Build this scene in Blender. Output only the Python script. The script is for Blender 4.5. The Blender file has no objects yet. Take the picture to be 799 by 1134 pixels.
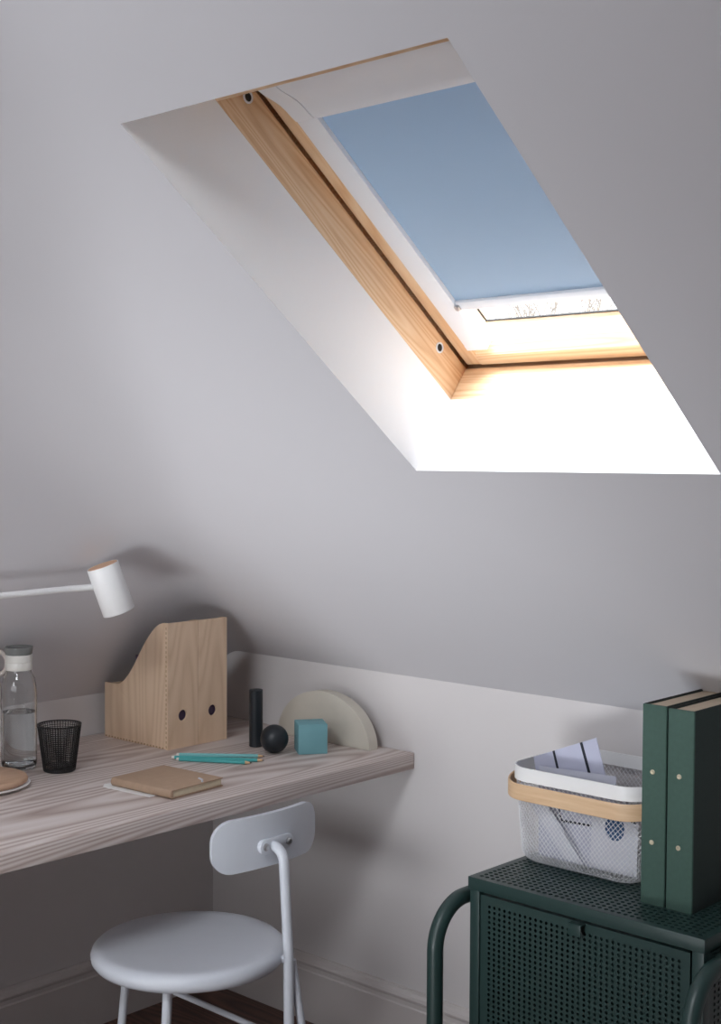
import bpy, bmesh, math, random
from mathutils import Vector, Matrix, noise
random.seed(7)
SC = bpy.context.scene
COL = SC.collection
PI = math.pi

# ------------------------------------------------------------------ materials
def srgb(*c):
    out = []
    for v in c:
        v /= 255.0
        out.append(v / 12.92 if v <= 0.04045 else ((v + 0.055) / 1.055) ** 2.4)
    return (*out, 1.0)

def new_mat(name):
    m = bpy.data.materials.new(name)
    m.use_nodes = True
    nt = m.node_tree
    return m, nt, nt.nodes['Principled BSDF']

def node(nt, t, **kw):
    n = nt.nodes.new(t)
    for k, v in kw.items():
        if k in n.inputs: n.inputs[k].default_value = v
        else: setattr(n, k, v)
    return n

def plain(name, col, rough=0.5, metal=0.0, var=0.05, scale=30.0, bump=0.0, bscale=200.0, spec=0.5):
    """one colour with a faint mottling and optional grain bump"""
    m, nt, p = new_mat(name)
    tc = node(nt, 'ShaderNodeTexCoord')
    nz = node(nt, 'ShaderNodeTexNoise', Scale=scale, Detail=4.0)
    nt.links.new(tc.outputs['Object'], nz.inputs['Vector'])
    r = node(nt, 'ShaderNodeValToRGB')
    r.color_ramp.elements[0].position = .3; r.color_ramp.elements[1].position = .7
    r.color_ramp.elements[0].color = (*[c * (1 - var) for c in col[:3]], 1)
    r.color_ramp.elements[1].color = (*[min(1, c * (1 + var)) for c in col[:3]], 1)
    nt.links.new(nz.outputs['Fac'], r.inputs['Fac'])
    nt.links.new(r.outputs['Color'], p.inputs['Base Color'])
    p.inputs['Roughness'].default_value = rough
    p.inputs['Metallic'].default_value = metal
    p.inputs['Specular IOR Level'].default_value = spec
    if bump > 0:
        n2 = node(nt, 'ShaderNodeTexNoise', Scale=bscale, Detail=3.0)
        nt.links.new(tc.outputs['Object'], n2.inputs['Vector'])
        b = node(nt, 'ShaderNodeBump', Strength=bump, Distance=0.002)
        nt.links.new(n2.outputs['Fac'], b.inputs['Height'])
        nt.links.new(b.outputs['Normal'], p.inputs['Normal'])
    return m

def wood(name, cols, stretch=(1, 14, 14), scale=2.2, fine=0.35, rough=0.5, bump=0.12, dist=1.2, rings=9.0, detail=2.0):
    """wood with growth rings drawn out along one axis; stretch scales the object coordinates"""
    m, nt, p = new_mat(name)
    tc = node(nt, 'ShaderNodeTexCoord')
    mp = node(nt, 'ShaderNodeMapping'); mp.inputs['Scale'].default_value = stretch
    nt.links.new(tc.outputs['Object'], mp.inputs['Vector'])
    n1 = node(nt, 'ShaderNodeTexNoise', Scale=scale, Detail=detail, Roughness=.4, Distortion=dist)
    nt.links.new(mp.outputs['Vector'], n1.inputs['Vector'])
    mul = node(nt, 'ShaderNodeMath', operation='MULTIPLY'); mul.inputs[1].default_value = rings
    nt.links.new(n1.outputs['Fac'], mul.inputs[0])
    frac = node(nt, 'ShaderNodeMath', operation='PINGPONG'); frac.inputs[1].default_value = 1.0
    nt.links.new(mul.outputs[0], frac.inputs[0])
    n2 = node(nt, 'ShaderNodeTexNoise', Scale=scale * 9, Detail=5.0, Roughness=.7)
    nt.links.new(mp.outputs['Vector'], n2.inputs['Vector'])
    mx = node(nt, 'ShaderNodeMix', data_type='FLOAT'); mx.inputs[0].default_value = fine
    nt.links.new(frac.outputs[0], mx.inputs[2]); nt.links.new(n2.outputs['Fac'], mx.inputs[3])
    r = node(nt, 'ShaderNodeValToRGB')
    el = r.color_ramp.elements
    el[0].position = .1; el[0].color = cols[0]
    el[1].position = .9; el[1].color = cols[-1]
    for i, c in enumerate(cols[1:-1]):
        e = el.new(.1 + .8 * (i + 1) / (len(cols) - 1)); e.color = c
    nt.links.new(mx.outputs[0], r.inputs['Fac'])
    nt.links.new(r.outputs['Color'], p.inputs['Base Color'])
    p.inputs['Roughness'].default_value = rough
    b = node(nt, 'ShaderNodeBump', Strength=bump, Distance=0.001)
    nt.links.new(mx.outputs[0], b.inputs['Height']); nt.links.new(b.outputs['Normal'], p.inputs['Normal'])
    return m

def glassy(name, col=(1, 1, 1, 1), ior=1.45, rough=0.0, thin=True):
    m, nt, p = new_mat(name)
    p.inputs['Base Color'].default_value = col
    p.inputs['Transmission Weight'].default_value = 1.0
    p.inputs['Roughness'].default_value = rough
    p.inputs['IOR'].default_value = ior
    return m

M = {}
M['paint'] = plain('white_wall_paint', srgb(208, 204, 204), .75, var=.012, scale=3, bump=.06, bscale=90)
M['ceiling'] = plain('matt_ceiling_paint', srgb(214, 213, 217), .8, var=.012, scale=2.5, bump=.06, bscale=60)
M['reveal'] = plain('white_reveal_paint', srgb(246, 247, 249), .7, var=.008, scale=4, bump=.04)
M['baseboard'] = plain('satin_baseboard_paint', srgb(205, 199, 197), .45, var=.01, scale=5)
M['pine'] = wood('lacquered_pine', [srgb(204, 160, 120), srgb(224, 190, 152), srgb(233, 206, 174)], (18, 1.1, 18), 1.3, .5, .4, .05, .4, 30, .8)
M['pine_x'] = wood('lacquered_pine_crosswise', [srgb(204, 160, 120), srgb(224, 190, 152), srgb(233, 206, 174)], (1.1, 18, 18), 1.3, .5, .4, .05, .4, 30, .8)
M['desk'] = wood('bleached_desk_wood', [srgb(158, 138, 130), srgb(192, 176, 169), srgb(212, 201, 196), srgb(222, 213, 210)], (5.0, .40, 9), 1.0, .42, .5, .2, .3, 64, .8)
M['floor'] = wood('dark_floor_wood', [srgb(66, 44, 38), srgb(98, 68, 58), srgb(122, 88, 76)], (.6, 7, 7), 1.1, .4, .4, .15, .3, 40, .6)
M['birch'] = wood('pale_birch_plywood', [srgb(206, 176, 146), srgb(220, 192, 164), srgb(226, 200, 174)], (9, 9, .9), 1.0, .5, .55, .05, .3, 24, .6)
M['birch_dark'] = plain('birch_end_grain', srgb(176, 146, 116), .6, var=.1, scale=200)
M['beech'] = wood('pale_beech', [srgb(204, 168, 130), srgb(218, 186, 150), srgb(226, 196, 162)], (3, 3, 40), 1.5, .5, .5, .05, .5, 4)
M['board'] = wood('round_board_wood', [srgb(172, 138, 114), srgb(192, 158, 132), srgb(202, 168, 142)], (14, 2, 14), 1.5, .4, .55, .05, .6, 5)
M['alu'] = plain('white_aluminium', srgb(228, 231, 236), .4, var=.008)
M['dark'] = plain('black_gap', srgb(20, 20, 20), .7)
M['steel'] = plain('brushed_steel', srgb(190, 190, 192), .3, .9)
M['chair'] = plain('pale_grey_lacquer', srgb(206, 210, 218), .38, var=.01)
M['white'] = plain('white_powder_coat', srgb(232, 232, 232), .4, var=.01)
M['copper'] = plain('copper_disc', srgb(208, 164, 128), .4, 0.0, var=.03)
M['green'] = plain('dark_green_powder_coat', srgb(38, 59, 57), .38, var=.03)
M['green_cloth'] = plain('green_book_linen', srgb(64, 90, 81), .75, var=.06, scale=120, bump=.5, bscale=900)
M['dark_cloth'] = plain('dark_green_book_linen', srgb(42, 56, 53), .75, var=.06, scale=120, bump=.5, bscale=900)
M['black_board'] = plain('black_cover_edge', srgb(34, 34, 34), .6)
M['greyboard'] = plain('tan_paper_block', srgb(188, 170, 150), .9, var=.05, scale=60)
M['brass'] = plain('pale_brass', srgb(238, 228, 202), .25, .5)
M['navy'] = plain('blackened_wood', srgb(26, 32, 38), .45, var=.1)
M['teal'] = plain('teal_paint', srgb(116, 166, 174), .6, var=.03)
M['cream'] = plain('cream_paint', srgb(206, 200, 188), .7, var=.02)
M['pencil'] = plain('turquoise_lacquer', srgb(76, 168, 168), .35, var=.02)
M['pencil_pale'] = plain('pale_turquoise_lacquer', srgb(124, 190, 192), .35, var=.02)
M['pencil_wood'] = plain('pencil_cedar', srgb(206, 170, 130), .7)
M['graphite'] = plain('graphite', srgb(40, 38, 38), .4)
M['eraser'] = plain('white_eraser', srgb(222, 216, 208), .7)
M['kraft'] = plain('tan_leatherette', srgb(174, 147, 124), .6, var=.04, scale=80, bump=.2, bscale=600)
M['pages'] = plain('cream_pages', srgb(214, 202, 176), .85, var=.04, scale=160)
M['paper'] = plain('white_paper', srgb(204, 205, 213), .85, var=.01)
M['sheet'] = plain('white_sheet', srgb(232, 231, 230), .85, var=.01)
M['lavender'] = plain('lavender_card', srgb(186, 188, 208), .8, var=.02)
M['palecard'] = plain('pale_grey_card', srgb(186, 188, 202), .8, var=.02)
M['ink'] = plain('dark_ink', srgb(30, 34, 46), .7)
M['blue'] = plain('deep_blue_print', srgb(52, 84, 122), .7, var=.15, scale=90)
M['purple'] = plain('dark_purple_cover', srgb(62, 48, 78), .6, var=.1)
M['mesh_white'] = plain('white_wire', srgb(222, 222, 224), .45)
M['mesh_black'] = plain('black_wire', srgb(18, 18, 20), .45)
M['lid'] = plain('grey_rubber', srgb(120, 122, 120), .5)
M['cap'] = plain('white_plastic', srgb(224, 222, 216), .45)
M['strap'] = plain('off_white_silicone', srgb(206, 196, 190), .6)
M['glass'] = glassy('clear_glass', srgb(250, 252, 252), 1.45)
M['water'] = glassy('clear_water', srgb(248, 250, 252), 1.33)
M['bark'] = plain('washed_out_bark', srgb(158, 154, 148), .9, var=.1)  # pale tone stands in for daylight washing out the twigs

# window pane: clear, thin
m, nt, p = new_mat('window_glass')
tp_ = node(nt, 'ShaderNodeBsdfTransparent'); gl_ = node(nt, 'ShaderNodeBsdfGlossy', Roughness=.02)
mx = node(nt, 'ShaderNodeMixShader'); mx.inputs[0].default_value = .05
nt.links.new(tp_.outputs[0], mx.inputs[1]); nt.links.new(gl_.outputs[0], mx.inputs[2])
nt.links.new(mx.outputs[0], nt.nodes['Material Output'].inputs[0])
M['pane'] = m
# blind fabric: a cloth that lets some daylight through
m, nt, p = new_mat('blue_blind_fabric')
p.inputs['Base Color'].default_value = srgb(162, 180, 197)
p.inputs['Roughness'].default_value = .85
tr = node(nt, 'ShaderNodeBsdfTranslucent'); tr.inputs['Color'].default_value = srgb(172, 190, 208)
mx = node(nt, 'ShaderNodeMixShader'); mx.inputs[0].default_value = .14
out = nt.nodes['Material Output']
nt.links.new(p.outputs[0], mx.inputs[1]); nt.links.new(tr.outputs[0], mx.inputs[2]); nt.links.new(mx.outputs[0], out.inputs[0])
tc = node(nt, 'ShaderNodeTexCoord'); wv = node(nt, 'ShaderNodeTexNoise', Scale=900.0)
nt.links.new(tc.outputs['Object'], wv.inputs['Vector'])
b = node(nt, 'ShaderNodeBump', Strength=.1, Distance=.001); nt.links.new(wv.outputs['Fac'], b.inputs['Height']); nt.links.new(b.outputs['Normal'], p.inputs['Normal'])
M['blind'] = m

# ------------------------------------------------------------------ mesh helpers
def link(name, bm, mat, parent=None, smooth=True, angle=35):
    bmesh.ops.recalc_face_normals(bm, faces=bm.faces[:])
    me = bpy.data.meshes.new(name)
    bm.to_mesh(me); bm.free()
    me.materials.append(mat)
    if smooth:
        for f in me.polygons: f.use_smooth = True
        me.set_sharp_from_angle(angle=math.radians(angle))
    o = bpy.data.objects.new(name, me)
    COL.objects.link(o)
    if parent: o.parent = parent
    return o

def tag(o, label=None, cat=None, group=None, kind=None):
    if label: o['label'] = label
    if cat: o['category'] = cat
    if group: o['group'] = group
    if kind: o['kind'] = kind
    return o

def empty(name, loc=(0, 0, 0), rz=0.0, mat=None):
    o = bpy.data.objects.new(name, None)
    o.empty_display_size = .05
    COL.objects.link(o)
    if mat is not None: o.matrix_world = mat
    else:
        o.location = loc; o.rotation_euler = (0, 0, rz)
    return o

def struct(name, bm, mat, parent=None, **kw):
    o = link(name, bm, mat, parent, **kw)
    if parent is None: o['kind'] = 'structure'
    return o

def BM(): return bmesh.new()

def box(bm, lo, hi, bev=0.0, seg=2, mat=None):
    lo, hi = Vector(lo), Vector(hi)
    r = bmesh.ops.create_cube(bm, size=1.0)
    vs = r['verts']
    c, s = (lo + hi) / 2, hi - lo
    for v in vs: v.co = Vector((v.co.x * s.x, v.co.y * s.y, v.co.z * s.z)) + c
    if bev > 0:
        es = {e for v in vs for e in v.link_edges}
        r = bmesh.ops.bevel(bm, geom=list(es), offset=bev, segments=seg, affect='EDGES', profile=.5)
        vs = list({v for f in r['faces'] for v in f.verts} | {v for v in vs if v.is_valid})
    if mat is not None:
        for v in vs: v.co = mat @ v.co
    return vs

def prism(bm, pts, axis, a0, a1, bev=0.0):
    """extrude a 2D outline along axis (0,1,2) from a0 to a1"""
    def P(q, a):
        if axis == 0: return (a, q[0], q[1])
        if axis == 1: return (q[0], a, q[1])
        return (q[0], q[1], a)
    A = [bm.verts.new(P(q, a0)) for q in pts]; B = [bm.verts.new(P(q, a1)) for q in pts]
    n = len(pts)
    fs = [bm.faces.new(A), bm.faces.new(B[::-1])]
    for i in range(n): fs.append(bm.faces.new((A[i], A[(i + 1) % n], B[(i + 1) % n], B[i])))
    if bev > 0:
        es = [e for f in fs[:2] for e in f.edges]
        bmesh.ops.bevel(bm, geom=es, offset=bev, segments=2, affect='EDGES', profile=.5)

def lathe(bm, prof, n=48, c=(0, 0, 0), close=False):
    c = Vector(c); rings = []
    for r, z in prof:
        if r < 1e-6: rings.append([bm.verts.new(c + Vector((0, 0, z)))])
        else: rings.append([bm.verts.new(c + Vector((r * math.cos(2 * PI * i / n), r * math.sin(2 * PI * i / n), z))) for i in range(n)])
    pairs = list(zip(rings, rings[1:])) + ([(rings[-1], rings[0])] if close else [])
    for a, b in pairs:
        for i in range(n):
            j = (i + 1) % n
            if len(a) == 1 and len(b) == 1: continue
            if len(a) == 1: bm.faces.new((a[0], b[i], b[j]))
            elif len(b) == 1: bm.faces.new((a[i], a[j], b[0]))
            else: bm.faces.new((a[i], a[j], b[j], b[i]))

def tube(bm, pts, r, n=16, cap=True, closed=False, radii=None):
    pts = [Vector(p) for p in pts]; m = len(pts)
    t0 = (pts[1] - pts[0]).normalized()
    up = Vector((0, 0, 1)) if abs(t0.z) < .9 else Vector((1, 0, 0))
    nrm = (up - t0 * up.dot(t0)).normalized(); prev = t0; rings = []
    for i in range(m):
        if closed: t = (pts[(i + 1) % m] - pts[i - 1]).normalized()
        elif i == 0: t = t0
        elif i == m - 1: t = (pts[-1] - pts[-2]).normalized()
        else: t = ((pts[i + 1] - pts[i]).normalized() + (pts[i] - pts[i - 1]).normalized()).normalized()
        nrm = prev.rotation_difference(t) @ nrm; nrm = (nrm - t * nrm.dot(t)).normalized(); prev = t
        bn = t.cross(nrm); rr = radii[i] if radii else r
        rings.append([bm.verts.new(pts[i] + (nrm * math.cos(2 * PI * k / n) + bn * math.sin(2 * PI * k / n)) * rr) for k in range(n)])
    for a, b in list(zip(rings, rings[1:])) + ([(rings[-1], rings[0])] if closed else []):
        for k in range(n): bm.faces.new((a[k], a[(k + 1) % n], b[(k + 1) % n], b[k]))
    if cap and not closed:
        bm.faces.new(rings[0][::-1]); bm.faces.new(rings[-1])

def bend(a, corner, b, r, n=8):
    """points that round the corner between a and b"""
    a, c, b = Vector(a), Vector(corner), Vector(b)
    d1, d2 = (a - c).normalized(), (b - c).normalized()
    ang = d1.angle(d2); t = r / math.tan(ang / 2)
    p1, p2 = c + d1 * t, c + d2 * t
    cen = c + (d1 + d2).normalized() * (r / math.sin(ang / 2))
    v1, v2 = p1 - cen, p2 - cen; w = v1.angle(v2); out = []
    for i in range(n + 1):
        s = i / n
        out.append(cen + (v1 * math.sin((1 - s) * w) + v2 * math.sin(s * w)) / math.sin(w))
    return out

def round_rect(hx, hy, r, n=6, cx=0, cy=0):
    out = []
    for sx, sy, a0 in ((1, 1, 0), (-1, 1, PI / 2), (-1, -1, PI), (1, -1, 1.5 * PI)):
        for i in range(n + 1):
            a = a0 + PI / 2 * i / n
            out.append((cx + sx * (hx - r) + r * math.cos(a), cy + sy * (hy - r) + r * math.sin(a)))
    return out

def perforated(bm, f, a0, a1, b0, b1, nu, nv, hole=.3, border=0.0):
    """sheet f(a,b) with nu x nv octagonal holes inside a border"""
    def V(a, b): return bm.verts.new(f(a, b))
    pa, pb = (a1 - a0 - 2 * border) / nu, (b1 - b0 - 2 * border) / nv
    A = lambda i: a0 + border + pa * i
    B = lambda j: b0 + border + pb * j
    g = [[V(A(i), B(j)) for j in range(nv + 1)] for i in range(nu + 1)]
    hr = hole * min(pa, pb) / math.cos(PI / 8)
    for i in range(nu):
        for j in range(nv):
            ca, cb = A(i) + pa / 2, B(j) + pb / 2
            o = [V(ca + hr * math.cos(PI / 8 + PI / 4 * k), cb + hr * math.sin(PI / 8 + PI / 4 * k)) for k in range(8)]
            q = [g[i + 1][j + 1], g[i][j + 1], g[i][j], g[i + 1][j]]
            # o0 right-up .. o7 right-down, counter-clockwise
            for k in range(4):
                c = q[k]
                bm.faces.new((c, o[2 * k + 1], o[2 * k]))
                bm.faces.new((c, q[(k + 1) % 4], o[(2 * k + 2) % 8], o[2 * k + 1]))
    if border > 0:
        x0, x1, y0, y1 = V(a0, b0), V(a1, b0), V(a1, b1), V(a0, b1)
        bm.faces.new([x0, x1] + [g[i][0] for i in range(nu, -1, -1)])
        bm.faces.new([x1, y0] + [g[nu][j] for j in range(nv, -1, -1)])
        bm.faces.new([y0, y1] + [g[i][nv] for i in range(nu + 1)])
        bm.faces.new([y1, x0] + [g[0][j] for j in range(nv + 1)])

def solid(o, t):
    md = o.modifiers.new('thickness', 'SOLIDIFY'); md.thickness = t; md.offset = -1
    return o

# ------------------------------------------------------------------ room shell
TR, ZR, TL, ZL = .7526, .9202, 1.2, .8415         # slopes of the two roof planes and their knee wall heights
X0, X1, YT, YB = 1.2778, 1.8509, -1.292, -.6603   # skylight opening in the right-hand slope
XE, YE, ZC = 4.2, -4.6, 2.55

def smin(a, b, k):
    h = max(k - abs(a - b), 0) / k
    return min(a, b) - h * h * k / 4

def ceil_z(x, y):
    a, b = ZL + TL * x, ZR - TR * y
    k = min(.02 + .38 * max(0, min(a, b) - .86), .40)
    z = smin(a, b, k)
    return smin(z, ZC, .06)

def lin(a, b, n): return [a + (b - a) * i / n for i in range(n)]
bm = BM()
xs = lin(0, .2, 20) + lin(.2, X0, 40) + lin(X0, X1, 6) + lin(X1, XE, 20) + [XE]
ys = lin(0, YB, 30) + lin(YB, YT, 10) + lin(YT, -2.4, 30) + lin(-2.4, YE, 8) + [YE]
gr = [[bm.verts.new((x, y, ceil_z(x, y))) for y in ys] for x in xs]
for i in range(len(xs) - 1):
    for j in range(len(ys) - 1):
        if X0 - 1e-6 <= xs[i] < X1 - 1e-6 and YT + 1e-6 < ys[j] <= YB + 1e-6: continue
        bm.faces.new((gr[i][j], gr[i + 1][j], gr[i + 1][j + 1], gr[i][j + 1]))
struct('ceiling', bm, M['ceiling'], angle=60)

bm = BM()                                          # right-hand knee wall (plane y = 0)
top = [(x, ceil_z(x, 0) + .004) for x in xs]
prism(bm, [(-.1, 0)] + [(-.1, top[0][1])] + top + [(XE, 0)], 1, 0, .1)
struct('wall_right', bm, M['paint'], smooth=False)
bm = BM()                                          # left-hand knee wall (plane x = 0)
top = [(y, ceil_z(0, y) + .004) for y in ys]
prism(bm, [(0, 0)] + top + [(YE, 0)], 0, -.1, 0)
struct('wall_left', bm, M['paint'], smooth=False)
bm = BM()                                          # unseen far gable behind the camera's right, greyed to cut bounced light
top = [(y, ceil_z(XE, y)) for y in ys]
prism(bm, [(0, 0)] + top + [(YE, 0)], 0, XE, XE + .1)
struct('wall_gable', bm, plain('bounce_cutting_grey', srgb(120, 118, 118), .8, var=.01), smooth=False)
bm = BM()                                          # rear wall behind the camera, added; wide opening limits daylight under the desk
box(bm, (0, YE - .1, 0), (XE, YE, .95)); box(bm, (0, YE - .1, .95), (.3, YE, 2.55)); box(bm, (3.4, YE - .1, .95), (XE, YE, 2.55)); box(bm, (.3, YE - .1, 2.0), (3.4, YE, 2.55))
struct('wall_rear', bm, M['paint'], smooth=False)
bm = BM(); box(bm, (-.1, YE, -.08), (XE + .1, .1, 0)); struct('floor', bm, M['floor'], smooth=False)

def baseboard(name, along, length):
    prof = [(0, 0), (.018, 0), (.018, .128), (.0155, .132), (.0155, .142), (.018, .145), (.019, .150), (.0165, .157), (.010, .163), (.008, .1684), (0, .1684)]
    bm = BM()
    if along == 'x': prism(bm, [(-d, z) for d, z in prof], 0, 0, length)
    else: prism(bm, [(d, z) for d, z in prof], 1, -length, 0)
    struct(name, bm, M['baseboard'], angle=20)
baseboard('baseboard_right', 'x', XE)
baseboard('baseboard_left', 'y', -YE)

# ------------------------------------------------------------------ skylight
th = math.atan(TR)
UX, VV, NN = Vector((1, 0, 0)), Vector((0, -math.cos(th), math.sin(th))), Vector((0, math.sin(th), math.cos(th)))
SK = Matrix((( UX.x, VV.x, NN.x, X0), (UX.y, VV.y, NN.y, YB), (UX.z, VV.z, NN.z, ZR - TR * YB), (0, 0, 0, 1)))
WW, LL = X1 - X0, (YB - YT) / math.cos(th)         # opening width, opening length along the slope
D0, D1 = .157, .228                                # frame board: from the plaster reveal to the sash

def skb(name, boxes, mat, parent=None, bev=.0015):
    bm = BM()
    for lo, hi in boxes: box(bm, lo, hi, bev)
    o = link(name, bm, mat, parent)
    if parent is None: o.matrix_world = SK
    return o
bm = BM()                                          # plastered reveal, splayed at the top and right
t = .02
e0 = .0003
box(bm, (-t, -t, e0), (0, LL + t, D0)); box(bm, (WW, -t, e0), (WW + t, LL + t, D0))
box(bm, (0, -t, e0), (WW, 0, D0)); box(bm, (0, LL, e0), (WW, LL + t, D0))
o = struct('trim_1', bm, M['reveal'], smooth=False); o.matrix_world = SK
o['label'] = 'white plastered reveal round the skylight'

win = empty('window_1', mat=SK); win['kind'] = 'structure'
# frame boards continue the reveal outwards
skb('frame_side', [((-.03, 0, D0), (0, .75, D1))], M['pine'], win)
skb('frame_side', [((WW, 0, D0), (WW + .03, .75, D1))], M['pine'], win)
skb('frame_bottom', [((-.03, -.03, D0), (WW + .03, 0, D1))], M['pine_x'], win)
skb('frame_top', [((-.03, .6885, D0), (WW + .03, .80, D1))], M['pine_x'], win)
skb('frame_rebate', [((-.03, -.03, D1), (-.02, .75, .33)), ((WW + .02, -.03, D1), (WW + .03, .75, .33)),
                     ((-.03, -.03, D1), (WW + .03, -.02, .30)), ((-.03, -.03, .2955), (WW + .03, .012, .301)), ((-.03, -.03, .311), (.018, .75, .33)), ((WW - .018, -.03, .311), (WW + .03, .75, .33)), ((-.03, .70, D1), (WW + .03, .80, .33))], M['pine_x'], win)
GW, GV0, GV1 = .288, .056, .64
sash = empty('sash'); sash.parent = win
S0 = .234
skb('sash_side', [((.0005, 0.002, S0), (.034, .70, .31))], M['pine'], sash, .003)
skb('sash_side', [((WW - .034, .002, S0), (WW - .0005, .70, .31))], M['pine'], sash, .003)
bm = BM()                                          # bottom rail: square face, then a broad sloped ledge to the glass
prism(bm, [(.002, S0), (.026, S0), (.029, S0 + .004), (GV0, GW - .001), (GV0 - .004, GW + .006), (.002, GW + .006)], 0, .034, WW - .034, .0)
link('sash_bottom', bm, M['pine_x'], sash)
skb('sash_top', [((.034, GV1, S0), (WW - .034, .70, .31))], M['pine_x'], sash, .003)
skb('pane', [((.03, GV0 - .01, GW), (WW - .03, GV1 + .01, GW + .004))], M['pane'], sash, 0)
bm = BM()                                          # dark gasket line round the glass
for lo, hi in (((.0515, GV0, GW - .003), (.0535, GV1, GW)), ((WW - .0535, GV0, GW - .003), (WW - .0515, GV1, GW)), ((.0515, GV0 + .001, GW - .003), (WW - .0515, GV0 + .003, GW))):
    box(bm, lo, hi)
link('gasket', bm, M['dark'], sash)
for v in (.6512, .0803):                           # two catch sockets in the side board
    c = empty('catch_socket', (0, v, .2087)); c.parent = win
    R = Matrix.Rotation(PI / 2, 4, 'Y')
    bm = BM(); lathe(bm, [(.0068, 0), (.0098, 0), (.0098, .0012), (.0085, .0022), (.0068, .0012)], 24, close=True); bm.transform(R)
    link('socket_ring', bm, M['alu'], c)
    bm = BM(); lathe(bm, [(0, .0004), (.0068, .0004), (.0068, .0001), (0, .0001)], 24); bm.transform(R)
    link('socket_hole', bm, M['dark'], c)

# roller blind: headbox, two side rails, fabric, bottom bar
bl = empty('roller_blind', mat=SK)
tag(bl, 'pale blue roller blind pulled most of the way down the skylight', 'blind')
RU0, RU1 = .029, .0715
RW = .212
for u0, u1 in ((RU0, RU1), (WW - RU1, WW - RU0)):
    bm = BM(); box(bm, (u0, .045, .231), (u1, .60, .252), .001)
    rl = link('side_rail', bm, M['alu'], bl)
    bm = BM(); box(bm, (u0 - .0004, .0435, .2305), (u1 + .0004, .056, .2525), .0008); link('end_cap', bm, M['alu'], rl)
prof = [(.574, .242), (.571, .238), (.572, .233), (.578, .2295), (.590, .2275), (.602, .2265), (.616, .2235), (.630, .218), (.645, .211), (.665, .205), (.688, .203), (.688, .242)]
bm = BM(); prism(bm, prof, 0, .0675, WW - .0675); link('headbox', bm, M['alu'], bl)
for u0, u1 in ((.0305, .0667), (WW - .0667, WW - .0305)):
    bm = BM(); prism(bm, [(v, w - .001) if w < .23 else (v, w) for v, w in prof], 0, u0, u1); link('headbox_cap', bm, M['alu'], bl)
bm = BM(); box(bm, (.060, .158, .2395), (WW - .060, .62, .2403)); link('fabric', bm, M['blind'], bl)
bm = BM(); box(bm, (.064, .140, .2335), (WW - .064, .160, .244), .003)
bar = link('bottom_bar', bm, M['alu'], bl)
bm = BM(); box(bm, (.068, .1445, .2285), (.0775, .1555, .2345), .002); link('bar_clip', bm, M['steel'], bar)

# ------------------------------------------------------------------ desk
bm = BM()
box(bm, (.002, -2.0, .74 - .0384), (.723, -.002, .74), .0018)
tag(link('desk', bm, M['desk'], smooth=True), 'thick bleached wood wall-mounted desk top with rough grain', 'desk')

# ------------------------------------------------------------------ chair
ch = empty('desk_chair', (.692, -.672, 0), 0)
tag(ch, 'pale grey round-seated metal chair drawn up under the desk', 'chair')
SR, SZ = .198, .456
bm = BM(); lathe(bm, [(0, SZ - .006), (.09, SZ - .005), (.16, SZ - .001), (.178, SZ), (.188, SZ - .0025), (.195, SZ - .009), (SR, SZ - .018), (.1965, SZ - .027), (.191, SZ - .034), (.18, SZ - .037), (0, SZ - .037)], 72)
link('seat', bm, M['chair'], ch, angle=60)
PX, PY = .184, .102
bm = BM()                                          # rear post that rises to the backrest
top_ = (PX - .007, PY - .008, .658)
pts = [(PX + .004, PY + .003, .0), (PX + .002, PY, .30), (PX, PY, .45), (PX - .004, PY - .004, .56)] + bend((PX - .004, PY - .004, .56), top_, (PX - .09, PY - .010, .668), .030, 10)
pts = pts + [(PX - .044, PY - .009, .6625)]
tube(bm, pts, .0105, 18); link('post', bm, M['chair'], ch)
def leg(a, b, r=.0085):
    bm = BM(); tube(bm, [a, b], r, 14); link('leg', bm, M['chair'], ch)
leg((-.075, -.098, SZ - .033), (-.105, -.125, 0))
leg((.090, -.130, SZ - .033), (.105, -.165, 0), .0095)
leg((PX - .004, PY + .014, .430), (PX + .034, PY + .064, 0))
bm = BM(); tube(bm, [(-.080, -.102, .402), (PX + .002, PY, .270)], .006, 12); link('stretcher', bm, M['chair'], ch)
bm = BM(); tube(bm, [(PX, PY, SZ - .020), (PX * .9, PY * .9, SZ - .020)], .008, 12); link('seat_bracket', bm, M['chair'], ch)
# curved backrest plate
BXc, BYc, BZc, BH, BHW = PX - .046, PY + .001, .673, .053, .142
def bx(y): return BXc - 1.4 * (y - BYc) ** 2
out = []
ro = .042
for sx, sz, a0 in ((1, 1, 0), (-1, 1, PI / 2), (-1, -1, PI), (1, -1, 1.5 * PI)):
    for i in range(9):
        a = a0 + PI / 2 * i / 8
        out.append((sx * (BHW - ro) + ro * math.cos(a) , sz * (BH - ro) + ro * math.sin(a)))
# build as a grid clipped to the rounded outline: rows across, following the outline's ends
bm = BM()
def half_w(z):
    d = max(0, abs(z) - (BH - ro)); return BHW - ro + math.sqrt(max(0, ro * ro - d * d))
zs = [BH * math.sin(PI / 2 * i / 10) for i in range(-10, 11)]
rows = [[bm.verts.new((bx(BYc + half_w(z) * s), BYc + half_w(z) * s, BZc + z + .10 * (bx(BYc + half_w(z) * s) - BXc))) for s in [math.sin(PI / 2 * j / 14) for j in range(-14, 15)]] for z in zs]
for a, b2 in zip(rows, rows[1:]):
    for j in range(len(a) - 1): bm.faces.new((a[j], a[j + 1], b2[j + 1], b2[j]))
bk = link('backrest', bm, M['chair'], ch, angle=60)
md = bk.modifiers.new('thick', 'SOLIDIFY'); md.thickness = .012; md.offset = 0
md = bk.modifiers.new('round', 'BEVEL'); md.width = .0035; md.segments = 3; md.limit_method = 'ANGLE'
bm = BM()
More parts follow.
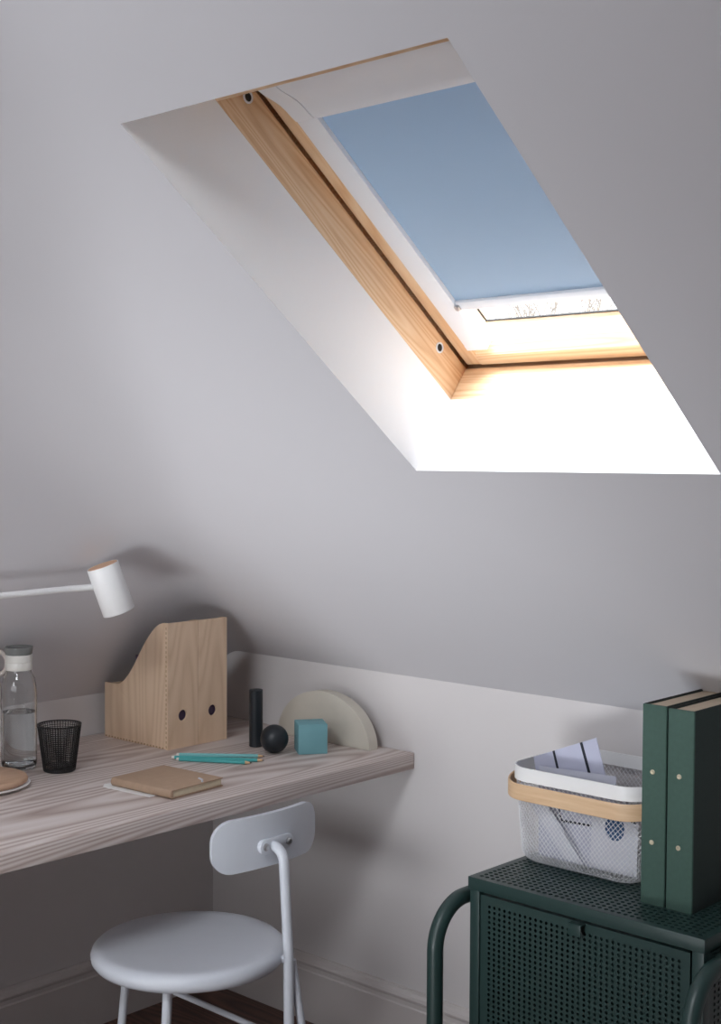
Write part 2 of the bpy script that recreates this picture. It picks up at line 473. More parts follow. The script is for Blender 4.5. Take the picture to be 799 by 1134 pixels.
prism(bm, [(BYc + y, BZc - .0105 + z) for y, z in round_rect(.046, .0145, .0143, 6)], 0, BXc - .002, BXc + .0125, .0015)
br = link('bracket', bm, M['chair'], ch)
for dy in (-.032, .032):
    bm = BM(); lathe(bm, [(.0075, 0), (.0075, .003), (.005, .0055), (0, .0062)], 20)
    bm.transform(Matrix.Translation((BXc + .0125, BYc + dy, BZc - .0105)) @ Matrix.Rotation(PI / 2, 4, 'Y'))
    link('bolt', bm, M['steel'], br)

# ------------------------------------------------------------------ green cabinet
CW, CD, CZ = .497, .375, .64
cab = empty('metal_cabinet', (1.4585, -.4135 + CD / 2, 0), math.radians(-.4))
tag(cab, 'dark green perforated metal cabinet with tubular side hoops', 'cabinet')
hw, hd = CW / 2, CD / 2
ZB = .16
bm = BM()
perforated(bm, lambda a, b: (a, b, CZ), -hw, hw, -hd, hd, 36, 26, .31, .010)
solid(link('top_panel', bm, M['green'], cab, smooth=False), .0012)
bm = BM()
T = .002
LIP = .024
box(bm, (-hw, -hd - T, CZ - LIP), (hw, -hd, CZ), .0006); box(bm, (-hw, hd, CZ - LIP), (hw, hd + T, CZ), .0006)
box(bm, (-hw - T, -hd - T, CZ - LIP), (-hw, hd + T, CZ), .0006); box(bm, (hw, -hd - T, CZ - LIP), (hw + T, hd + T, CZ), .0006)
link('top_rim', bm, M['green'], cab)
bm = BM()                                          # corner posts and bottom tray
ih, idp = hw - .001, hd - .001
for sx in (-1, 1):
    for sy in (-1, 1):
        x, y = sx * ih, sy * idp
        box(bm, (min(x, x - sx * .022), min(y, y - sy * .022), ZB), (max(x, x - sx * .022), max(y, y - sy * .022), CZ - .004), .001)
box(bm, (-ih, -idp, ZB), (ih, idp, ZB + .02), .001)
link('cabinet_frame', bm, M['green'], cab)
bm = BM()                                          # door leaf, set in between the posts
dx = ih - .0255
perforated(bm, lambda a, b: (a, -idp + .0005, b), -dx, dx, ZB + .024, CZ - .030, 35, 40, .30, .0145)
door = solid(link('door', bm, M['green'], cab, smooth=False), .0012)
bm = BM()
for lo, hi in (((-dx, -idp + .001, ZB + .024), (-dx + .003, -idp + .018, CZ - .030)), ((dx - .003, -idp + .001, ZB + .024), (dx, -idp + .018, CZ - .030)),
               ((-dx, -idp + .001, CZ - .033), (dx, -idp + .018, CZ - .030)), ((-dx, -idp + .001, ZB + .024), (dx, -idp + .018, ZB + .027))):
    box(bm, lo, hi)
link('door_flange', bm, M['green'], door)
bm = BM(); box(bm, (-.014, -idp - .016, CZ - .0335), (.014, -idp + .002, CZ - .0305), .0008); box(bm, (-.014, -idp - .016, CZ - .052), (.014, -idp - .013, CZ - .031), .001)
link('door_pull', bm, M['green'], door)
for s in (-1, 1):
    bm = BM(); perforated(bm, lambda a, b: (s * (ih - .001), a, b), -idp + .022, idp - .022, ZB + .02, CZ - .03, 22, 38, .28, .012)
    solid(link('side_panel', bm, M['green'], cab, smooth=False), .0012)
    bm = BM(); box(bm, (min(s * (ih - .012), s * (ih - .014)), -idp + .024, ZB + .02), (max(s * (ih - .012), s * (ih - .014)), idp - .004, CZ - .03)); link('light_baffle', bm, M['green'], cab)  # added baffle, shuts out light so the perforations look black
bm = BM(); box(bm, (-ih + .02, idp - .003, ZB + .02), (ih - .02, idp - .001, CZ - .03)); link('back_panel', bm, M['green'], cab)
HX, HZ, HR = hw + .0195, CZ - .044, .0155
for s in (-1, 1):
    bm = BM()
    x = s * HX; yf, yb = -hd - .078, hd - .012
    pts = [(x, yf, .0)] + bend((x, yf, 0), (x, yf, HZ), (x, yb, HZ), .085, 12) + bend((x, yf, HZ), (x, yb, HZ), (x, yb, 0), .085, 12) + [(x, yb, 0)]
    tube(bm, pts, HR, 20); hoop = link('side_hoop', bm, M['green'], cab)
    for y in (-hd + .05, hd - .11):
        bm = BM(); box(bm, (min(s * (hw - .004), s * (HX - .008)), y - .015, HZ - .008), (max(s * (hw - .004), s * (HX - .008)), y + .015, HZ + .008), .001)
        link('hoop_lug', bm, M['green'], hoop)

# ------------------------------------------------------------------ box files on the cabinet
def folder(x0, x1, z1, label):
    e = empty('box_file', ((x0 + x1) / 2, -.32, CZ))
    tag(e, label, 'folder', 'green box files standing on the metal cabinet')
    w, h, d, t = (x1 - x0) / 2, z1 - CZ, .245, .0028
    bm = BM()                                      # spine with softly rounded long edges
    prism(bm, round_rect(w, .0035, .003, 4, 0, .0035), 2, 0, h, .0006); link('spine', bm, M['green_cloth'], e)
    for s in (-1, 1):
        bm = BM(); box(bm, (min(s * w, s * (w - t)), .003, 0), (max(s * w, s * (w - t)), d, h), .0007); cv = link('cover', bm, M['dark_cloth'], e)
        bm = BM(); box(bm, (min(s * (w - t - .0004), s * (w - .0004)), .006, h - .0012), (max(s * (w - t - .0004), s * (w - .0004)), d + .0003, h + .0004), .0003)
        link('cover_edge', bm, M['black_board'], cv)
    bm = BM(); box(bm, (-w + t + .0003, .0072, .004), (w - t - .0003, d - .008, h - .0035), .001); link('paper_block', bm, M['greyboard'], e)
    for fz in ((.880 - CZ), (.753 - CZ)):
        bm = BM(); lathe(bm, [(0, 0), (.0046, 0), (.0046, .001), (.0036, .0022), (.0018, .0022), (.0012, .0012), (0, .0012)], 20)
        bm.transform(Matrix.Translation((-.002, 0, fz)) @ Matrix.Rotation(PI / 2, 4, 'X'))
        link('rivet', bm, M['brass'], e)
folder(1.5262, 1.5752, 1.0005, 'green cloth box file standing against the white wire basket')
folder(1.5778, 1.6298, .9985, 'green cloth box file nearer the cabinet corner, its wide side in view')

# ------------------------------------------------------------------ wire basket
BCX, BCY, BZ0, BZ1 = 1.347, -.158, CZ + .0015, .832
bs = empty('wire_basket', (BCX, BCY, CZ))
tag(bs, 'white wire mesh basket with a beech band handle, full of papers', 'basket')
H = BZ1 - CZ
def bsec(z):                                       # half sizes and corner radius at height z above the cabinet
    f = z / H
    return .140 + .014 * f, .113 + .010 * f, .052 + .004 * f
def rr_point(hx, hy, r, s):
    """point at fraction s along a rounded rectangle"""
    sx, sy, q = 2 * (hx - r), 2 * (hy - r), PI * r / 2
    L = 2 * (sx + sy) + 4 * q; d = (s % 1.0) * L
    segs = [('l', (hx, -hy + r), (0, 1), sy), ('a', (hx - r, hy - r), 0, q), ('l', (hx - r, hy), (-1, 0), sx), ('a', (-hx + r, hy - r), PI / 2, q),
            ('l', (-hx, hy - r), (0, -1), sy), ('a', (-hx + r, -hy + r), PI, q), ('l', (-hx + r, -hy), (1, 0), sx), ('a', (hx - r, -hy + r), 1.5 * PI, q)]
    for k, o, u, l in segs:
        if d <= l + 1e-9:
            if k == 'l': return o[0] + u[0] * d, o[1] + u[1] * d
            a = u + d / r; return o[0] + r * math.cos(a), o[1] + r * math.sin(a)
        d -= l
    return hx, -hy + r
NU, NVr = 98, 15
def basket_pt(i, j, rows=NVr):
    """rows 0.. go up the wall from a rounded foot"""
    t = j / rows
    arc = .16                                      # share of the height taken by the rounded foot
    rf = .024
    zt = H - .027
    if t < arc:
        a = (t / arc) * PI / 2; z = .0015 + rf * (1 - math.cos(a)); ins = rf * (1 - math.sin(a))
    else:
        z = .0015 + rf + (t - arc) / (1 - arc) * (zt - rf); ins = 0
    hx, hy, r = bsec(z)
    x, y = rr_point(hx - ins, hy - ins, max(.012, r - ins), i / NU)
    return Vector((x, y, z))
bm = BM()
vv = {}
def gv(i, j):
    k = (i % (2 * NU), j)
    if k not in vv: vv[k] = bm.verts.new(basket_pt((i % (2 * NU)) / 2, j / 2))
    return vv[k]
for j in range(0, 2 * NVr - 1):
    for i in range(2 * NU):
        if (i + j) % 2 == 0: bm.faces.new((gv(i, j), gv(i + 1, j + 1), gv(i, j + 2), gv(i - 1, j + 1)))
bmesh.ops.recalc_face_normals(bm, faces=bm.faces[:])
body = link('mesh_body', bm, M['mesh_white'], bs, smooth=False)
md = body.modifiers.new('wires', 'WIREFRAME'); md.thickness = .0019; md.use_replace = True; md.use_even_offset = False
bm = BM()                                          # flat mesh floor of the basket
n = 34; s = .0105
hx, hy, r = bsec(0); hx -= .022; hy -= .022; r = .032
def inside(x, y):
    ax, ay = abs(x), abs(y)
    if ax > hx or ay > hy: return False
    if ax > hx - r and ay > hy - r: return math.hypot(ax - hx + r, ay - hy + r) <= r
    return True
vv2 = {}
def fv(i, j):
    if (i, j) not in vv2: vv2[(i, j)] = bm.verts.new((i * s / 2, j * s / 2, .002))
    return vv2[(i, j)]
for i in range(-60, 61):
    for j in range(-60, 61):
        if (i + j) % 2 == 0 and inside(i * s / 2, j * s / 2): bm.faces.new((fv(i + 1, j), fv(i, j + 1), fv(i - 1, j), fv(i, j - 1)))
fl = link('mesh_floor', bm, M['mesh_white'], bs, smooth=False)
md = fl.modifiers.new('wires', 'WIREFRAME'); md.thickness = .0017; md.use_replace = True; md.use_even_offset = False
def band(bm, ring_o, ring_i, z0, z1):
    """closed band between an outer and an inner ring of (x,y)"""
    n = len(ring_o)
    zf0 = z0 if callable(z0) else (lambda x, y: z0); zf1 = z1 if callable(z1) else (lambda x, y: z1)
    A = [bm.verts.new((x, y, zf0(x, y))) for x, y in ring_o]; B = [bm.verts.new((x, y, zf1(x, y))) for x, y in ring_o]
    C_ = [bm.verts.new((x, y, zf1(x, y))) for x, y in ring_i]; D_ = [bm.verts.new((x, y, zf0(x, y))) for x, y in ring_i]
    for i in range(n):
        j = (i + 1) % n
        for P, Q in ((A, B), (B, C_), (C_, D_), (D_, A)): bm.faces.new((P[i], P[j], Q[j], Q[i]))
bm = BM()
hx, hy, r = bsec(H)
band(bm, round_rect(hx + .0015, hy + .0015, r, 10), round_rect(hx - .0015, hy - .0015, r - .002, 10), H - .027, H)
link('rim', bm, M['white'], bs)
bm = BM()                                          # beech strap: a U round the front, pivoting on the short sides
ho, q = [], .060
gx, gy = hx + .009, hy + .009
path = [(-gx, .012)] + [(-gx, y) for y in (-.02, -.045)] + [(-gx + q - q * math.cos(a), -gy + q - q * math.sin(a)) for a in [PI / 2 * k / 10 for k in range(11)]] + \
       [(gx - q + q * math.sin(a), -gy + q - q * math.cos(a)) for a in [PI / 2 * k / 10 for k in range(11)]] + [(gx, y) for y in (-.045, -.02)] + [(gx, .012)]
th_, zc = .0042, H - .0465
rings = []
for i, (x, y) in enumerate(path):
    a = path[max(0, i - 1)]; b2 = path[min(len(path) - 1, i + 1)]
    d = Vector((b2[0] - a[0], b2[1] - a[1], 0)).normalized(); nr = Vector((d.y, -d.x, 0))
    z = zc + .026 * max(0, (y + gy) / (gy + .012)) ** 1.3
    hh = .0160 if abs(y - .012) > 1e-6 else .013
    P = Vector((x, y, z))
    rings.append([bm.verts.new(P + nr * o * th_ + Vector((0, 0, k * hh))) for o, k in ((0, -1), (1, -1), (1, 1), (0, 1))])
for a, b2 in zip(rings, rings[1:]):
    for k in range(4): bm.faces.new((a[k], a[(k + 1) % 4], b2[(k + 1) % 4], b2[k]))
bm.faces.new(rings[0][::-1]); bm.faces.new(rings[-1])
hd_ = link('handle', bm, M['beech'], bs, angle=40)
md = hd_.modifiers.new('soft', 'BEVEL'); md.width = .0012; md.segments = 2; md.limit_method = 'ANGLE'
for s_ in (-1, 1):
    bm = BM(); tube(bm, [(s_ * (hx - .002), 0, H - .032), (s_ * (gx + .008), 0, H - .032)], .004, 12); link('pivot_pin', bm, M['white'], hd_)

def sheet(name, quad, mat, label, thick=.0008, group=None, cat='paper'):
    """a stiff sheet of card from four corners (bottom-left, bottom-right, top-right, top-left)"""
    q = [Vector(p) for p in quad]
    nr = (q[1] - q[0]).cross(q[3] - q[0]).normalized()
    bm = BM()
    N = 8
    def pt(a, b2, o): return q[0].lerp(q[1], a).lerp(q[3].lerp(q[2], a), b2) + nr * o
    F = [[bm.verts.new(pt(i / N, j / N, thick / 2)) for j in range(N + 1)] for i in range(N + 1)]
    K = [[bm.verts.new(pt(i / N, j / N, -thick / 2)) for j in range(N + 1)] for i in range(N + 1)]
    for i in range(N):
        for j in range(N):
            bm.faces.new((F[i][j], F[i + 1][j], F[i + 1][j + 1], F[i][j + 1])); bm.faces.new((K[i][j], K[i][j + 1], K[i + 1][j + 1], K[i + 1][j]))
        bm.faces.new((F[i][0], K[i][0], K[i + 1][0], F[i + 1][0])); bm.faces.new((F[i][N], F[i + 1][N], K[i + 1][N], K[i][N]))
        bm.faces.new((F[0][i], F[0][i + 1], K[0][i + 1], K[0][i])); bm.faces.new((F[N][i], K[N][i], K[N][i + 1], F[N][i + 1]))
    o = link(name, bm, mat, smooth=False)
    tag(o, label, cat, group)
    def mark(nm, pts, mt):
        """flat printed mark given in sheet coordinates (0..1)"""
        bm = BM(); bm.faces.new([bm.verts.new(pt(a, b2, thick / 2 + .0003)) for a, b2 in pts])
        bm2 = [bm.verts.new(pt(a, b2, thick / 2 - .0001)) for a, b2 in pts]; bm.faces.new(bm2[::-1])
        return link(nm, bm, mt, o, smooth=False)
    return o, mark
PG = 'papers kept in the wire basket'
o, mk = sheet('striped_card', [(1.235, -.185, .655), (1.425, -.195, .655), (1.354, -.20, .896), (1.206, -.20, .836)], M['lavender'], 'lavender grey card with two black stripes sticking up from the basket', group=PG)
mk('stripe', [(.34, .45), (.375, .45), (.345, 1), (.31, 1)], M['ink'])
mk('stripe', [(.78, .45), (.82, .45), (.785, 1), (.745, 1)], M['ink'])
o, mk = sheet('grey_card', [(1.247, -.238, .652), (1.420, -.238, .652), (1.416, -.226, .834), (1.240, -.230, .828)], M['palecard'], 'plain pale grey card just showing over the front rim of the basket', group=PG)
mk('frame_line', [(.25, .62), (.265, .62), (.325, .42), (.31, .42)], M['ink'])
mk('frame_line', [(.31, .42), (.31, .445), (.75, .455), (.75, .43)], M['ink'])
mk('frame_line', [(.735, .44), (.75, .44), (.71, .60), (.695, .60)], M['ink'])
o, mk = sheet('printed_sheet', [(1.375, -.251, .658), (1.475, -.246, .655), (1.478, -.246, .785), (1.380, -.250, .785)], M['paper'], 'white sheet printed with a dark blue disc, behind the basket mesh', group=PG)
mk('blue_disc', [(.50 + .21 * math.cos(a), .66 + .19 * math.sin(a)) for a in [2 * PI * k / 28 for k in range(28)]], M['blue'])
mk('text_line', [(.74, .90), (.97, .88), (.97, .92), (.74, .94)], M['ink'])
mk('text_line', [(.76, .80), (.97, .78), (.97, .81), (.76, .83)], M['ink'])
o, mk = sheet('folded_paper', [(1.325, -.256, .662), (1.365, -.256, .658), (1.275, -.254, .765), (1.226, -.252, .765)], M['paper'], 'white folded strip of paper slanting inside the basket mesh', .003, group=PG)

# ------------------------------------------------------------------ magazine files
def magazine_file(y0, label, first=None):
    L, W, Hf, Hb, t = .246, .0935, .3035, .136, .006
    e = empty('magazine_file', (.036, y0, .74))
    tag(e, label, 'magazine file', 'plywood magazine files on the desk')
    def prof():
        pts = [(0, 0), (L - t, 0), (L - t, Hf)]
        for k in range(0, 25):                     # S-curved top edge, front to back
            s = k / 24
            x = L - .017 - s * (L - .056)
            z = Hf - (Hf - Hb) * (.6 * (3 * s * s - 2 * s ** 3) + .4 * (6 * s ** 5 - 15 * s ** 4 + 10 * s ** 3))
            z -= .009 * min(1, s * 4) * (1 - s)
            pts.append((x, z))
        pts.append((0, Hb)); return pts
    P = prof()
    for s in (0, 1):
        bm = BM(); prism(bm, P, 1, s * (W - t), s * (W - t) + t, .0006); sd = link('side_panel', bm, M['birch'], e, angle=30)
        if s == 0:                                 # finger joints along the front corner and the base
            bm = BM()
            n = 26
            for k in range(n):
                z = .004 + (Hf - .008) * k / n
                box(bm, (L - t - .0015, -.0003, z), (L - t + .0015, .001, z + (Hf / n) * .5))
            for k in range(20):
                x = .004 + (L - .014) * k / 20
                box(bm, (x, -.0003, .0005), (x + .006, .001, .0045))
            link('joint_strip', bm, M['birch_dark'], sd, smooth=False)
    # front panel with a finger hole
    bm = BM()
    hy, hz, hr = W / 2, .078, .0135
    angs = sorted([2 * PI * k / 32 for k in range(32)] + [math.atan2(cz - hz, cy - hy) % (2 * PI) for cy, cz in ((0, 0), (W, 0), (W, Hf), (0, Hf))])
    n = len(angs); sq = []
    for a in angs:                                 # each ray from the hole meets the panel border
        c, q = math.cos(a), math.sin(a)
        ty = (W / 2) / max(abs(c), 1e-9); tz = (Hf - hz) / q if q > 1e-9 else (hz / -q if q < -1e-9 else 1e9)
        sq.append((hy + c * min(ty, tz), hz + q * min(ty, tz)))
    rg = []
    for x in (L - t, L):
        rg.append(([bm.verts.new((x, hy + hr * math.cos(a), hz + hr * math.sin(a))) for a in angs], [bm.verts.new((x, a, b2)) for a, b2 in sq]))
    for k in range(n):
        j = (k + 1) % n
        (h0, b0), (h1, b1) = rg
        bm.faces.new((h0[k], h0[j], b0[j], b0[k])); bm.faces.new((h1[k], b1[k], b1[j], h1[j]))
        bm.faces.new((h0[k], h1[k], h1[j], h0[j])); bm.faces.new((b0[k], b0[j], b1[j], b1[k]))
    link('front_panel', bm, M['birch'], e, angle=30)
    bm = BM(); box(bm, (0, t, .002), (t, W - t, Hb - .004), .0005); link('back_panel', bm, M['birch'], e)
    bm = BM(); box(bm, (t, t, .002), (L - t, W - t, .007)); link('base_panel', bm, M['birch'], e)
magazine_file(-.3905, 'birch plywood magazine file nearer the desk front, its curved side showing')
magazine_file(-.2960, 'birch plywood magazine file tucked behind its twin, nearest the cylinder block')
for y0, lab in ((-.383, 'dark purple folder standing inside the nearer plywood file'), (-.2885, 'dark filler block added inside the plywood file behind to darken its finger hole')):
    bm = BM(); box(bm, (.150, y0, .748), (.274, y0 + .078, .955), .001)  # purple contents thickened and a twin added to darken the finger holes
    tag(link('dark_file_filler', bm, M['purple']), lab, 'document folder')

# ------------------------------------------------------------------ blocks on the desk
bm = BM(); lathe(bm, [(0, 0), (.0155, 0), (.0165, .001), (.0165, .137), (.0155, .138), (0, .138)], 40, (.398, -.212, .7402))
tag(link('cylinder_block', bm, M['navy']), 'tall black cylinder block standing by the plywood files', 'block', 'geometric blocks')
bm = BM(); bmesh.ops.create_uvsphere(bm, u_segments=40, v_segments=24, radius=.0335, matrix=Matrix.Translation((.4845, -.2335, .7737)))
tag(link('ball', bm, M['navy'], angle=80), 'black ball between the cylinder block and the teal cube', 'ball', 'geometric blocks')
bm = BM(); box(bm, (-.0345, 0, 0), (.0345, .069, .0705), .0012)
bm.transform(Matrix.Translation((.5622, -.1815, .7402)) @ Matrix.Rotation(math.radians(54), 4, 'Z'))
cu = link('cube_block', bm, M['teal'])
tag(cu, 'teal cube block beside the black ball', 'block', 'geometric blocks')
bm = BM()
R = .157
prism(bm, [(.478 + R * math.cos(PI * k / 40), .7402 + R * .79 * math.sin(PI * k / 40)) for k in range(41)], 1, -.064, -.034, .0012)
tag(link('half_disc_block', bm, M['cream'], angle=30), 'cream half-disc block standing against the wall behind the cube', 'block', 'geometric blocks')

# ------------------------------------------------------------------ pencils
def pencil(a, b2, mat, label, tip=True):
    a, b2 = Vector(a), Vector(b2)
    L = (b2 - a).length
    d = (b2 - a).normalized()
    e = empty('pencil', mat=Matrix.Translation(a) @ d.to_track_quat('X', 'Z').to_matrix().to_4x4())
    tag(e, label, 'pencil', 'turquoise pencils')
    r = .0042
    bm = BM(); tube(bm, [(.006, 0, 0), (L - .016, 0, 0)], r, 6); link('shaft', bm, mat, e, smooth=False)
    bm = BM(); tube(bm, [(0, 0, 0), (.006, 0, 0)], r * .96, 12); link('end_cap', bm, M['eraser'], e)
    bm = BM(); tube(bm, [(L - .016, 0, 0), (L - .005, 0, 0)], r, 12, radii=[r, r * .4]); tp = link('wood_tip', bm, M['pencil_wood'], e)
    bm = BM(); tube(bm, [(L - .005, 0, 0), (L, 0, 0)], r, 10, radii=[r * .4, r * .05]); link('lead', bm, M['graphite'], tp)
zp = .7443
pencil((.348, -.418, zp), (.508, -.286, zp), M['pencil_pale'], 'paler turquoise pencil lying farthest from the notebook')
pencil((.3615, -.443, zp), (.540, -.318, zp), M['pencil'], 'turquoise pencil lying between the other two pencils')
pencil((.384, -.448, zp), (.538, -.355, zp), M['pencil'], 'turquoise pencil lying closest to the tan notebook')

# ------------------------------------------------------------------ notebook and paper
a = math.radians(4)
nb = empty('notebook', (.4714, -.6987, .7412), a)
tag(nb, 'closed tan notebook with cream pages lying on a white sheet', 'notebook')
NL, NW, NT = .182, .150, .018
bm = BM()                                          # cover: back board, rounded spine, front board in one wrap
sp = [(NW, 0), (0.004, 0)] + [(.004 - .007 * math.sin(PI * k / 10), NT / 2 - NT / 2 * math.cos(PI * k / 10)) for k in range(1, 10)] + [(.004, NT), (NW, NT), (NW, NT - .0022), (.005, NT - .0022), (.005, .0022), (NW, .0022)]
prism(bm, sp, 0, 0, NL, .0004); link('cover', bm, M['kraft'], nb, angle=40)
bm = BM(); box(bm, (.0025, .0055, .0024), (NL - .0025, NW - .003, NT - .0024), .0006); link('page_block', bm, M['pages'], nb)
bm = BM(); tube(bm, [(.150, NW - .040, NT + .0006), (.166, NW - .046, NT + .0009), (.178, NW - .058, NT + .0006)], .0022, 8); link('thread_mark', bm, M['paper'], nb)
bm = BM(); prism(bm, [(-.016, .004), (.0, -.014), (.140, -.011), (.15, .06), (.01, .08)], 2, 0, .0008)
bm.transform(Matrix.Translation((.463, -.7025, .7402)) @ Matrix.Rotation(a, 4, 'Z'))
tag(link('loose_sheet', bm, M['sheet'], smooth=False), 'white loose sheet peeking out under the tan notebook', 'paper')

# ------------------------------------------------------------------ black mesh tumbler
gl = empty('mesh_tumbler', (.270, -.690, .7402))
tag(gl, 'black woven mesh tumbler standing between bottle and plywood file', 'tumbler')
GR0, GR1, GH = .0345, .0475, .104
bm = BM()
nu, nv = 48, 22
g = [[bm.verts.new(((GR0 + (GR1 - GR0) * j / nv) * math.cos(2 * PI * i / nu), (GR0 + (GR1 - GR0) * j / nv) * math.sin(2 * PI * i / nu), .004 + (GH - .004) * j / nv)) for j in range(nv + 1)] for i in range(nu)]
for i in range(nu):
    for j in range(nv): bm.faces.new((g[i][j], g[(i + 1) % nu][j], g[(i + 1) % nu][j + 1], g[i][j + 1]))
o = link('mesh_wall', bm, M['mesh_black'], gl, smooth=False)
md = o.modifiers.new('wires', 'WIREFRAME'); md.thickness = .0024; md.use_replace = True; md.use_even_offset = False
bm = BM(); lathe(bm, [(0, 0), (.033, 0), (.0355, .002), (.0355, .008), (.034, .0095), (0, .0095)], 48); link('base', bm, M['mesh_black'], gl)
bm = BM(); lathe(bm, [(GR1 - .0012, GH - .002), (GR1 + .0012, GH - .002), (GR1 + .0014, GH + .001), (GR1 - .001, GH + .001)], 64, close=True); link('rim', bm, M['mesh_black'], gl)
bm = BM(); lathe(bm, [(0, .011), (GR0 - .001, .011), (GR1 - .0035, GH - .004), (GR1 - .0053, GH - .004), (GR0 - .0035, .014), (0, .014)], 48)
link('glass_liner', bm, M['glass'], gl, angle=60)

# ------------------------------------------------------------------ water bottle
bt = empty('water_bottle', (.1835, -.737, .7402))
tag(bt, 'clear glass water bottle half full with white looped cap', 'bottle')
outer = [(0, 0), (.030, 0), (.036, .003), (.0390, .010), (.0395, .02), (.0395, .165), (.0385, .185), (.035, .203), (.030, .213), (.0275, .219), (.0275, .250)]
inner = [(.0255, .250), (.0255, .219), (.028, .2125), (.033, .202), (.0364, .185), (.0373, .165), (.0373, .02), (.036, .012), (.031, .008), (0, .007)]
bm = BM(); lathe(bm, outer + inner, 56); link('glass_body', bm, M['glass'], bt, angle=60)
bm = BM(); lathe(bm, [(0, .0074), (.0308, .0084), (.0357, .0122), (.0370, .02), (.0370, .128), (.0366, .1275), (0, .1272)], 56); link('water', bm, M['water'], bt, angle=40)
bm = BM(); lathe(bm, [(.0277, .222), (.0293, .222), (.0297, .224), (.0297, .237), (.0290, .238), (.0290, .2392), (.0297, .240), (.0297, .254), (.0290, .256), (.0277, .256)], 48, close=True)
cp = link('cap', bm, M['cap'], bt)
bm = BM(); lathe(bm, [(0, .250), (.0255, .250), (.0262, .256), (.0292, .257), (.0318, .2715), (.031, .2735), (.028, .272), (0, .2712)], 48); link('lid', bm, M['lid'], bt)
bm = BM()                                          # finger loop of the strap, hanging at the side towards the frame's edge
cdir = Vector((-.74, -.68, 0))
cc = cdir * .0445 + Vector((0, 0, .236))
ring = [cc + cdir * (.019 * math.cos(a2)) + Vector((0, 0, .0255 * math.sin(a2))) for a2 in [2 * PI * k / 36 for k in range(36)]]
tube(bm, ring, .0056, 12, closed=True)
link('strap_loop', bm, M['strap'], cp)

# ------------------------------------------------------------------ round board on a white dish
bc = Vector((.276, -.899, 0))
bm = BM(); lathe(bm, [(0, 0), (.085, 0), (.106, .006), (.1075, .0085), (.105, .009), (0, .0078)], 64, (bc.x, bc.y, .7402))
tag(link('white_dish', bm, M['white'], angle=60), 'shallow white dish beneath the round wooden board', 'dish')
bm = BM(); lathe(bm, [(0, 0), (.098, 0), (.102, .003), (.1028, .007), (.1005, .0115), (.096, .0135), (0, .0145)], 64, (bc.x, bc.y, .7494))
tag(link('round_board', bm, M['board'], angle=60), 'round pale wooden board lying on a white dish by the bottle', 'board')

# ------------------------------------------------------------------ wall lamp
top, bot = Vector((.356, -.635, 1.199)), Vector((.371, -.602, 1.096))
ax = (bot - top).normalized()
lp = empty('wall_lamp', (.262, -1.16, 1.142))
tag(lp, 'white swing-arm wall lamp with a cylinder head and copper-coloured cap', 'lamp')
inv = Matrix.Translation(-lp.location)
def lobj(name, bm, mat, parent=lp, **kw):
    bm.transform(inv); return link(name, bm, mat, parent, **kw)
HL = (bot - top).length
Rm = Matrix.Translation(top) @ ax.to_track_quat('Z', 'Y').to_matrix().to_4x4()
bm = BM(); r = .0355
lathe(bm, [(r - .0016, .004), (r - .0016, .0), (r, -.001), (r + .0003, .002), (r + .0008, HL - .001), (r, HL), (r - .0015, HL), (r - .0018, .02), (0, .018), (0, .0165), (r - .003, .014)], 56)
bm.transform(Rm); hd2 = lobj('lamp_head', bm, M['white'], angle=40)
bm = BM(); lathe(bm, [(0, -.0012), (r - .003, -.0012), (r - .0022, .0), (r - .0022, .004), (0, .004)], 48); bm.transform(Rm); lobj('cap_disc', bm, M['copper'], hd2)
bm = BM(); tube(bm, [(.345, -.646, 1.152), (.335, -.70, 1.1515), (.333, -.72, 1.1513)], .0074, 16); lobj('arm_joint', bm, M['white'])
bm = BM(); tube(bm, [(.3335, -.715, 1.1513), (.318, -1.16, 1.142), (.300, -1.165, 1.142)], .0068, 16); lobj('arm', bm, M['white'])
ln = Vector((TL, 0, -1)).normalized()              # rosette on the left-hand slope
foot = Vector(((1.142 - ZL) / TL, -1.165, 1.142))
bm = BM(); lathe(bm, [(0, 0), (.045, 0), (.045, .016), (.042, .02), (0, .02)], 40)
bm.transform(Matrix.Translation(foot + ln * .0005) @ ln.to_track_quat('Z', 'Y').to_matrix().to_4x4()); lobj('wall_plate', bm, M['white'])
bm = BM(); tube(bm, [foot + ln * .018, foot + ln * .05, Vector((.308, -1.162, 1.142))], .006, 12); lobj('swivel', bm, M['white'])

# ------------------------------------------------------------------ bare trees seen through the pane
def bare_tree(x, y, h, seed, label):
    rnd = random.Random(seed); bm = BM()
    def grow(p, d, l, r, lev):
        q = p + d * l
        tube(bm, [p, (p + q) / 2 + Vector((rnd.uniform(-1, 1), rnd.uniform(-1, 1), 0)) * l * .05, q], r, 6, radii=[r, r * .85, r * .65])
        if lev == 0: return
        for k in range(4 if lev > 2 else 3):
            nd = (d + Vector((rnd.uniform(-1, 1), rnd.uniform(-1, 1), rnd.uniform(-.3, .7))) * .75).normalized()
            grow(p + d * l * rnd.uniform(.55, 1), nd, l * rnd.uniform(.55, .8), r * .55, lev - 1)
    grow(Vector((0, 0, 0)), Vector((0, 0, 1)), h, h * .028, 5)
    o = link('bare_tree', bm, M['bark'], smooth=True)
    o.location = (x, y, -3.0)
    tag(o, label, 'tree', 'bare trees outside the skylight')
TL_ = 'bare pale tree seen through the strip of glass beneath the blind'
for i, (x, y, h) in enumerate(((-9.2, 14.2, 3.2), (-16.0, 24.5, 3.6), (-10.2, 23.5, 3.6))):
    bare_tree(x, y, h, 11 + i, TL_)

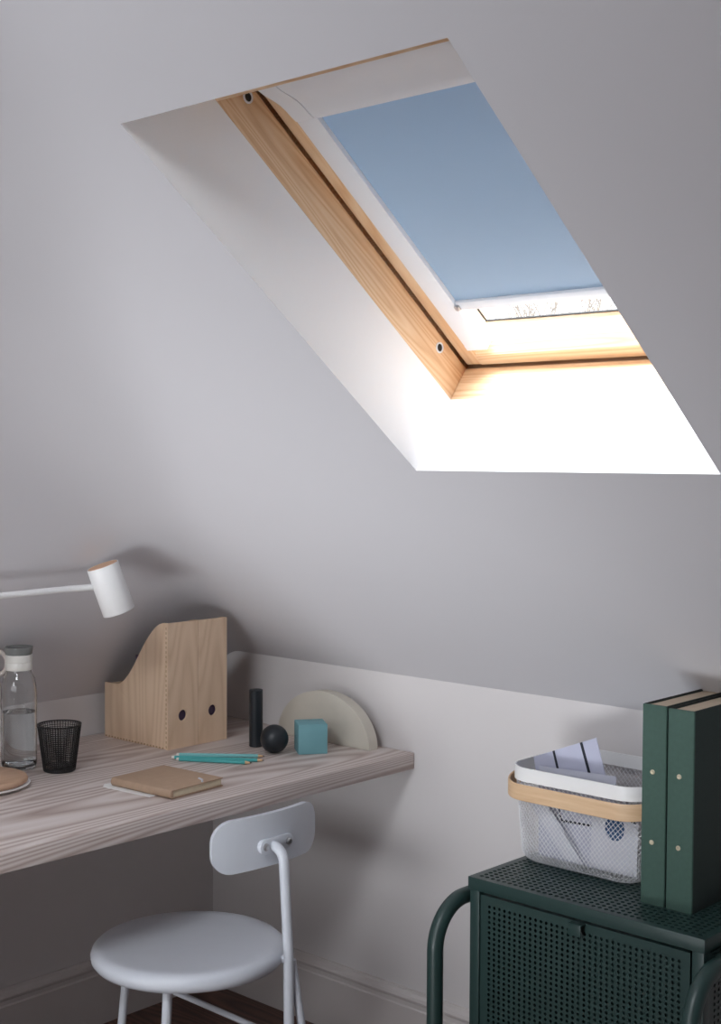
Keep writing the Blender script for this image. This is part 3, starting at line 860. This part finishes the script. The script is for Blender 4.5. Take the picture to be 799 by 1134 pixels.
# ------------------------------------------------------------------ camera
cam = bpy.data.cameras.new('camera'); co = bpy.data.objects.new('camera', cam); COL.objects.link(co)
SC.camera = co
yaw, pitch, roll, F = 2.3121, -.0395, .0049, 1502.8
f = Vector((math.cos(pitch) * math.cos(yaw), math.cos(pitch) * math.sin(yaw), math.sin(pitch)))
r0 = Vector((math.sin(yaw), -math.cos(yaw), 0)); u0 = r0.cross(f)
rr = r0 * math.cos(roll) + u0 * math.sin(roll); uu = -r0 * math.sin(roll) + u0 * math.cos(roll)
co.matrix_world = Matrix(((rr.x, uu.x, -f.x, 2.7863), (rr.y, uu.y, -f.y, -2.4494), (rr.z, uu.z, -f.z, 1.4379), (0, 0, 0, 1)))
cam.sensor_fit = 'HORIZONTAL'; cam.sensor_width = 36.0; cam.lens = 36.0 * F / 799.0
cam.clip_start = .05; cam.clip_end = 200

# ------------------------------------------------------------------ light
w = bpy.data.worlds.new('overcast_sky'); SC.world = w; w.use_nodes = True
bg = w.node_tree.nodes['Background']; bg.inputs['Color'].default_value = (.93, .96, 1.0, 1); bg.inputs['Strength'].default_value = 2.3

def area(name, loc, direction, sx, sy, power, col, up='Y'):
    l = bpy.data.lights.new(name, 'AREA'); l.shape = 'RECTANGLE'; l.size = sx; l.size_y = sy; l.energy = power; l.color = col
    o = bpy.data.objects.new(name, l); COL.objects.link(o)
    o.location = loc; o.rotation_euler = Vector(direction).to_track_quat('-Z', up).to_euler()
    return o
# daylight falling on the skylight from outside
c = SK @ Vector((WW / 2, .95, 1.15))
area('daylight_above_skylight', c, (SK @ Vector((WW / 2, .06, .25))) - c, 1.3, .8, 190, (.90, .95, 1.0))
# daylight from the window at the open end of the room behind the camera
area('daylight_rear_window', (1.5, -4.4, 2.1), (-.08, .95, -.32), .8, .8, 9, (.94, .97, 1.0))
# daylight dropping through a second rooflight overhead, left of the camera
area('daylight_second_rooflight', (1.55, -2.5, 2.5), (-.27, .55, -.79), .6, .6, 36, (.92, .96, 1.0))
lo_ = area('ceiling_fill_light', (1.5, -3.7, .2), (-.55, 2.9, .95), 1.3, .6, 5.6, (.94, .97, 1.0)); lo_.data.spread = math.radians(42)  # unseen fill near the floor, added to brighten the sloping ceiling

SC.view_settings.view_transform = 'Standard'; SC.view_settings.look = 'None'
SC.view_settings.exposure = 0.0; SC.view_settings.gamma = 1.0; SC.view_settings.use_curve_mapping = False
SC.cycles.use_denoising = True
SC.cycles.max_bounces = 10; SC.cycles.diffuse_bounces = 6; SC.cycles.transmission_bounces = 10; SC.cycles.glossy_bounces = 4
SC.cycles.caustics_reflective = False
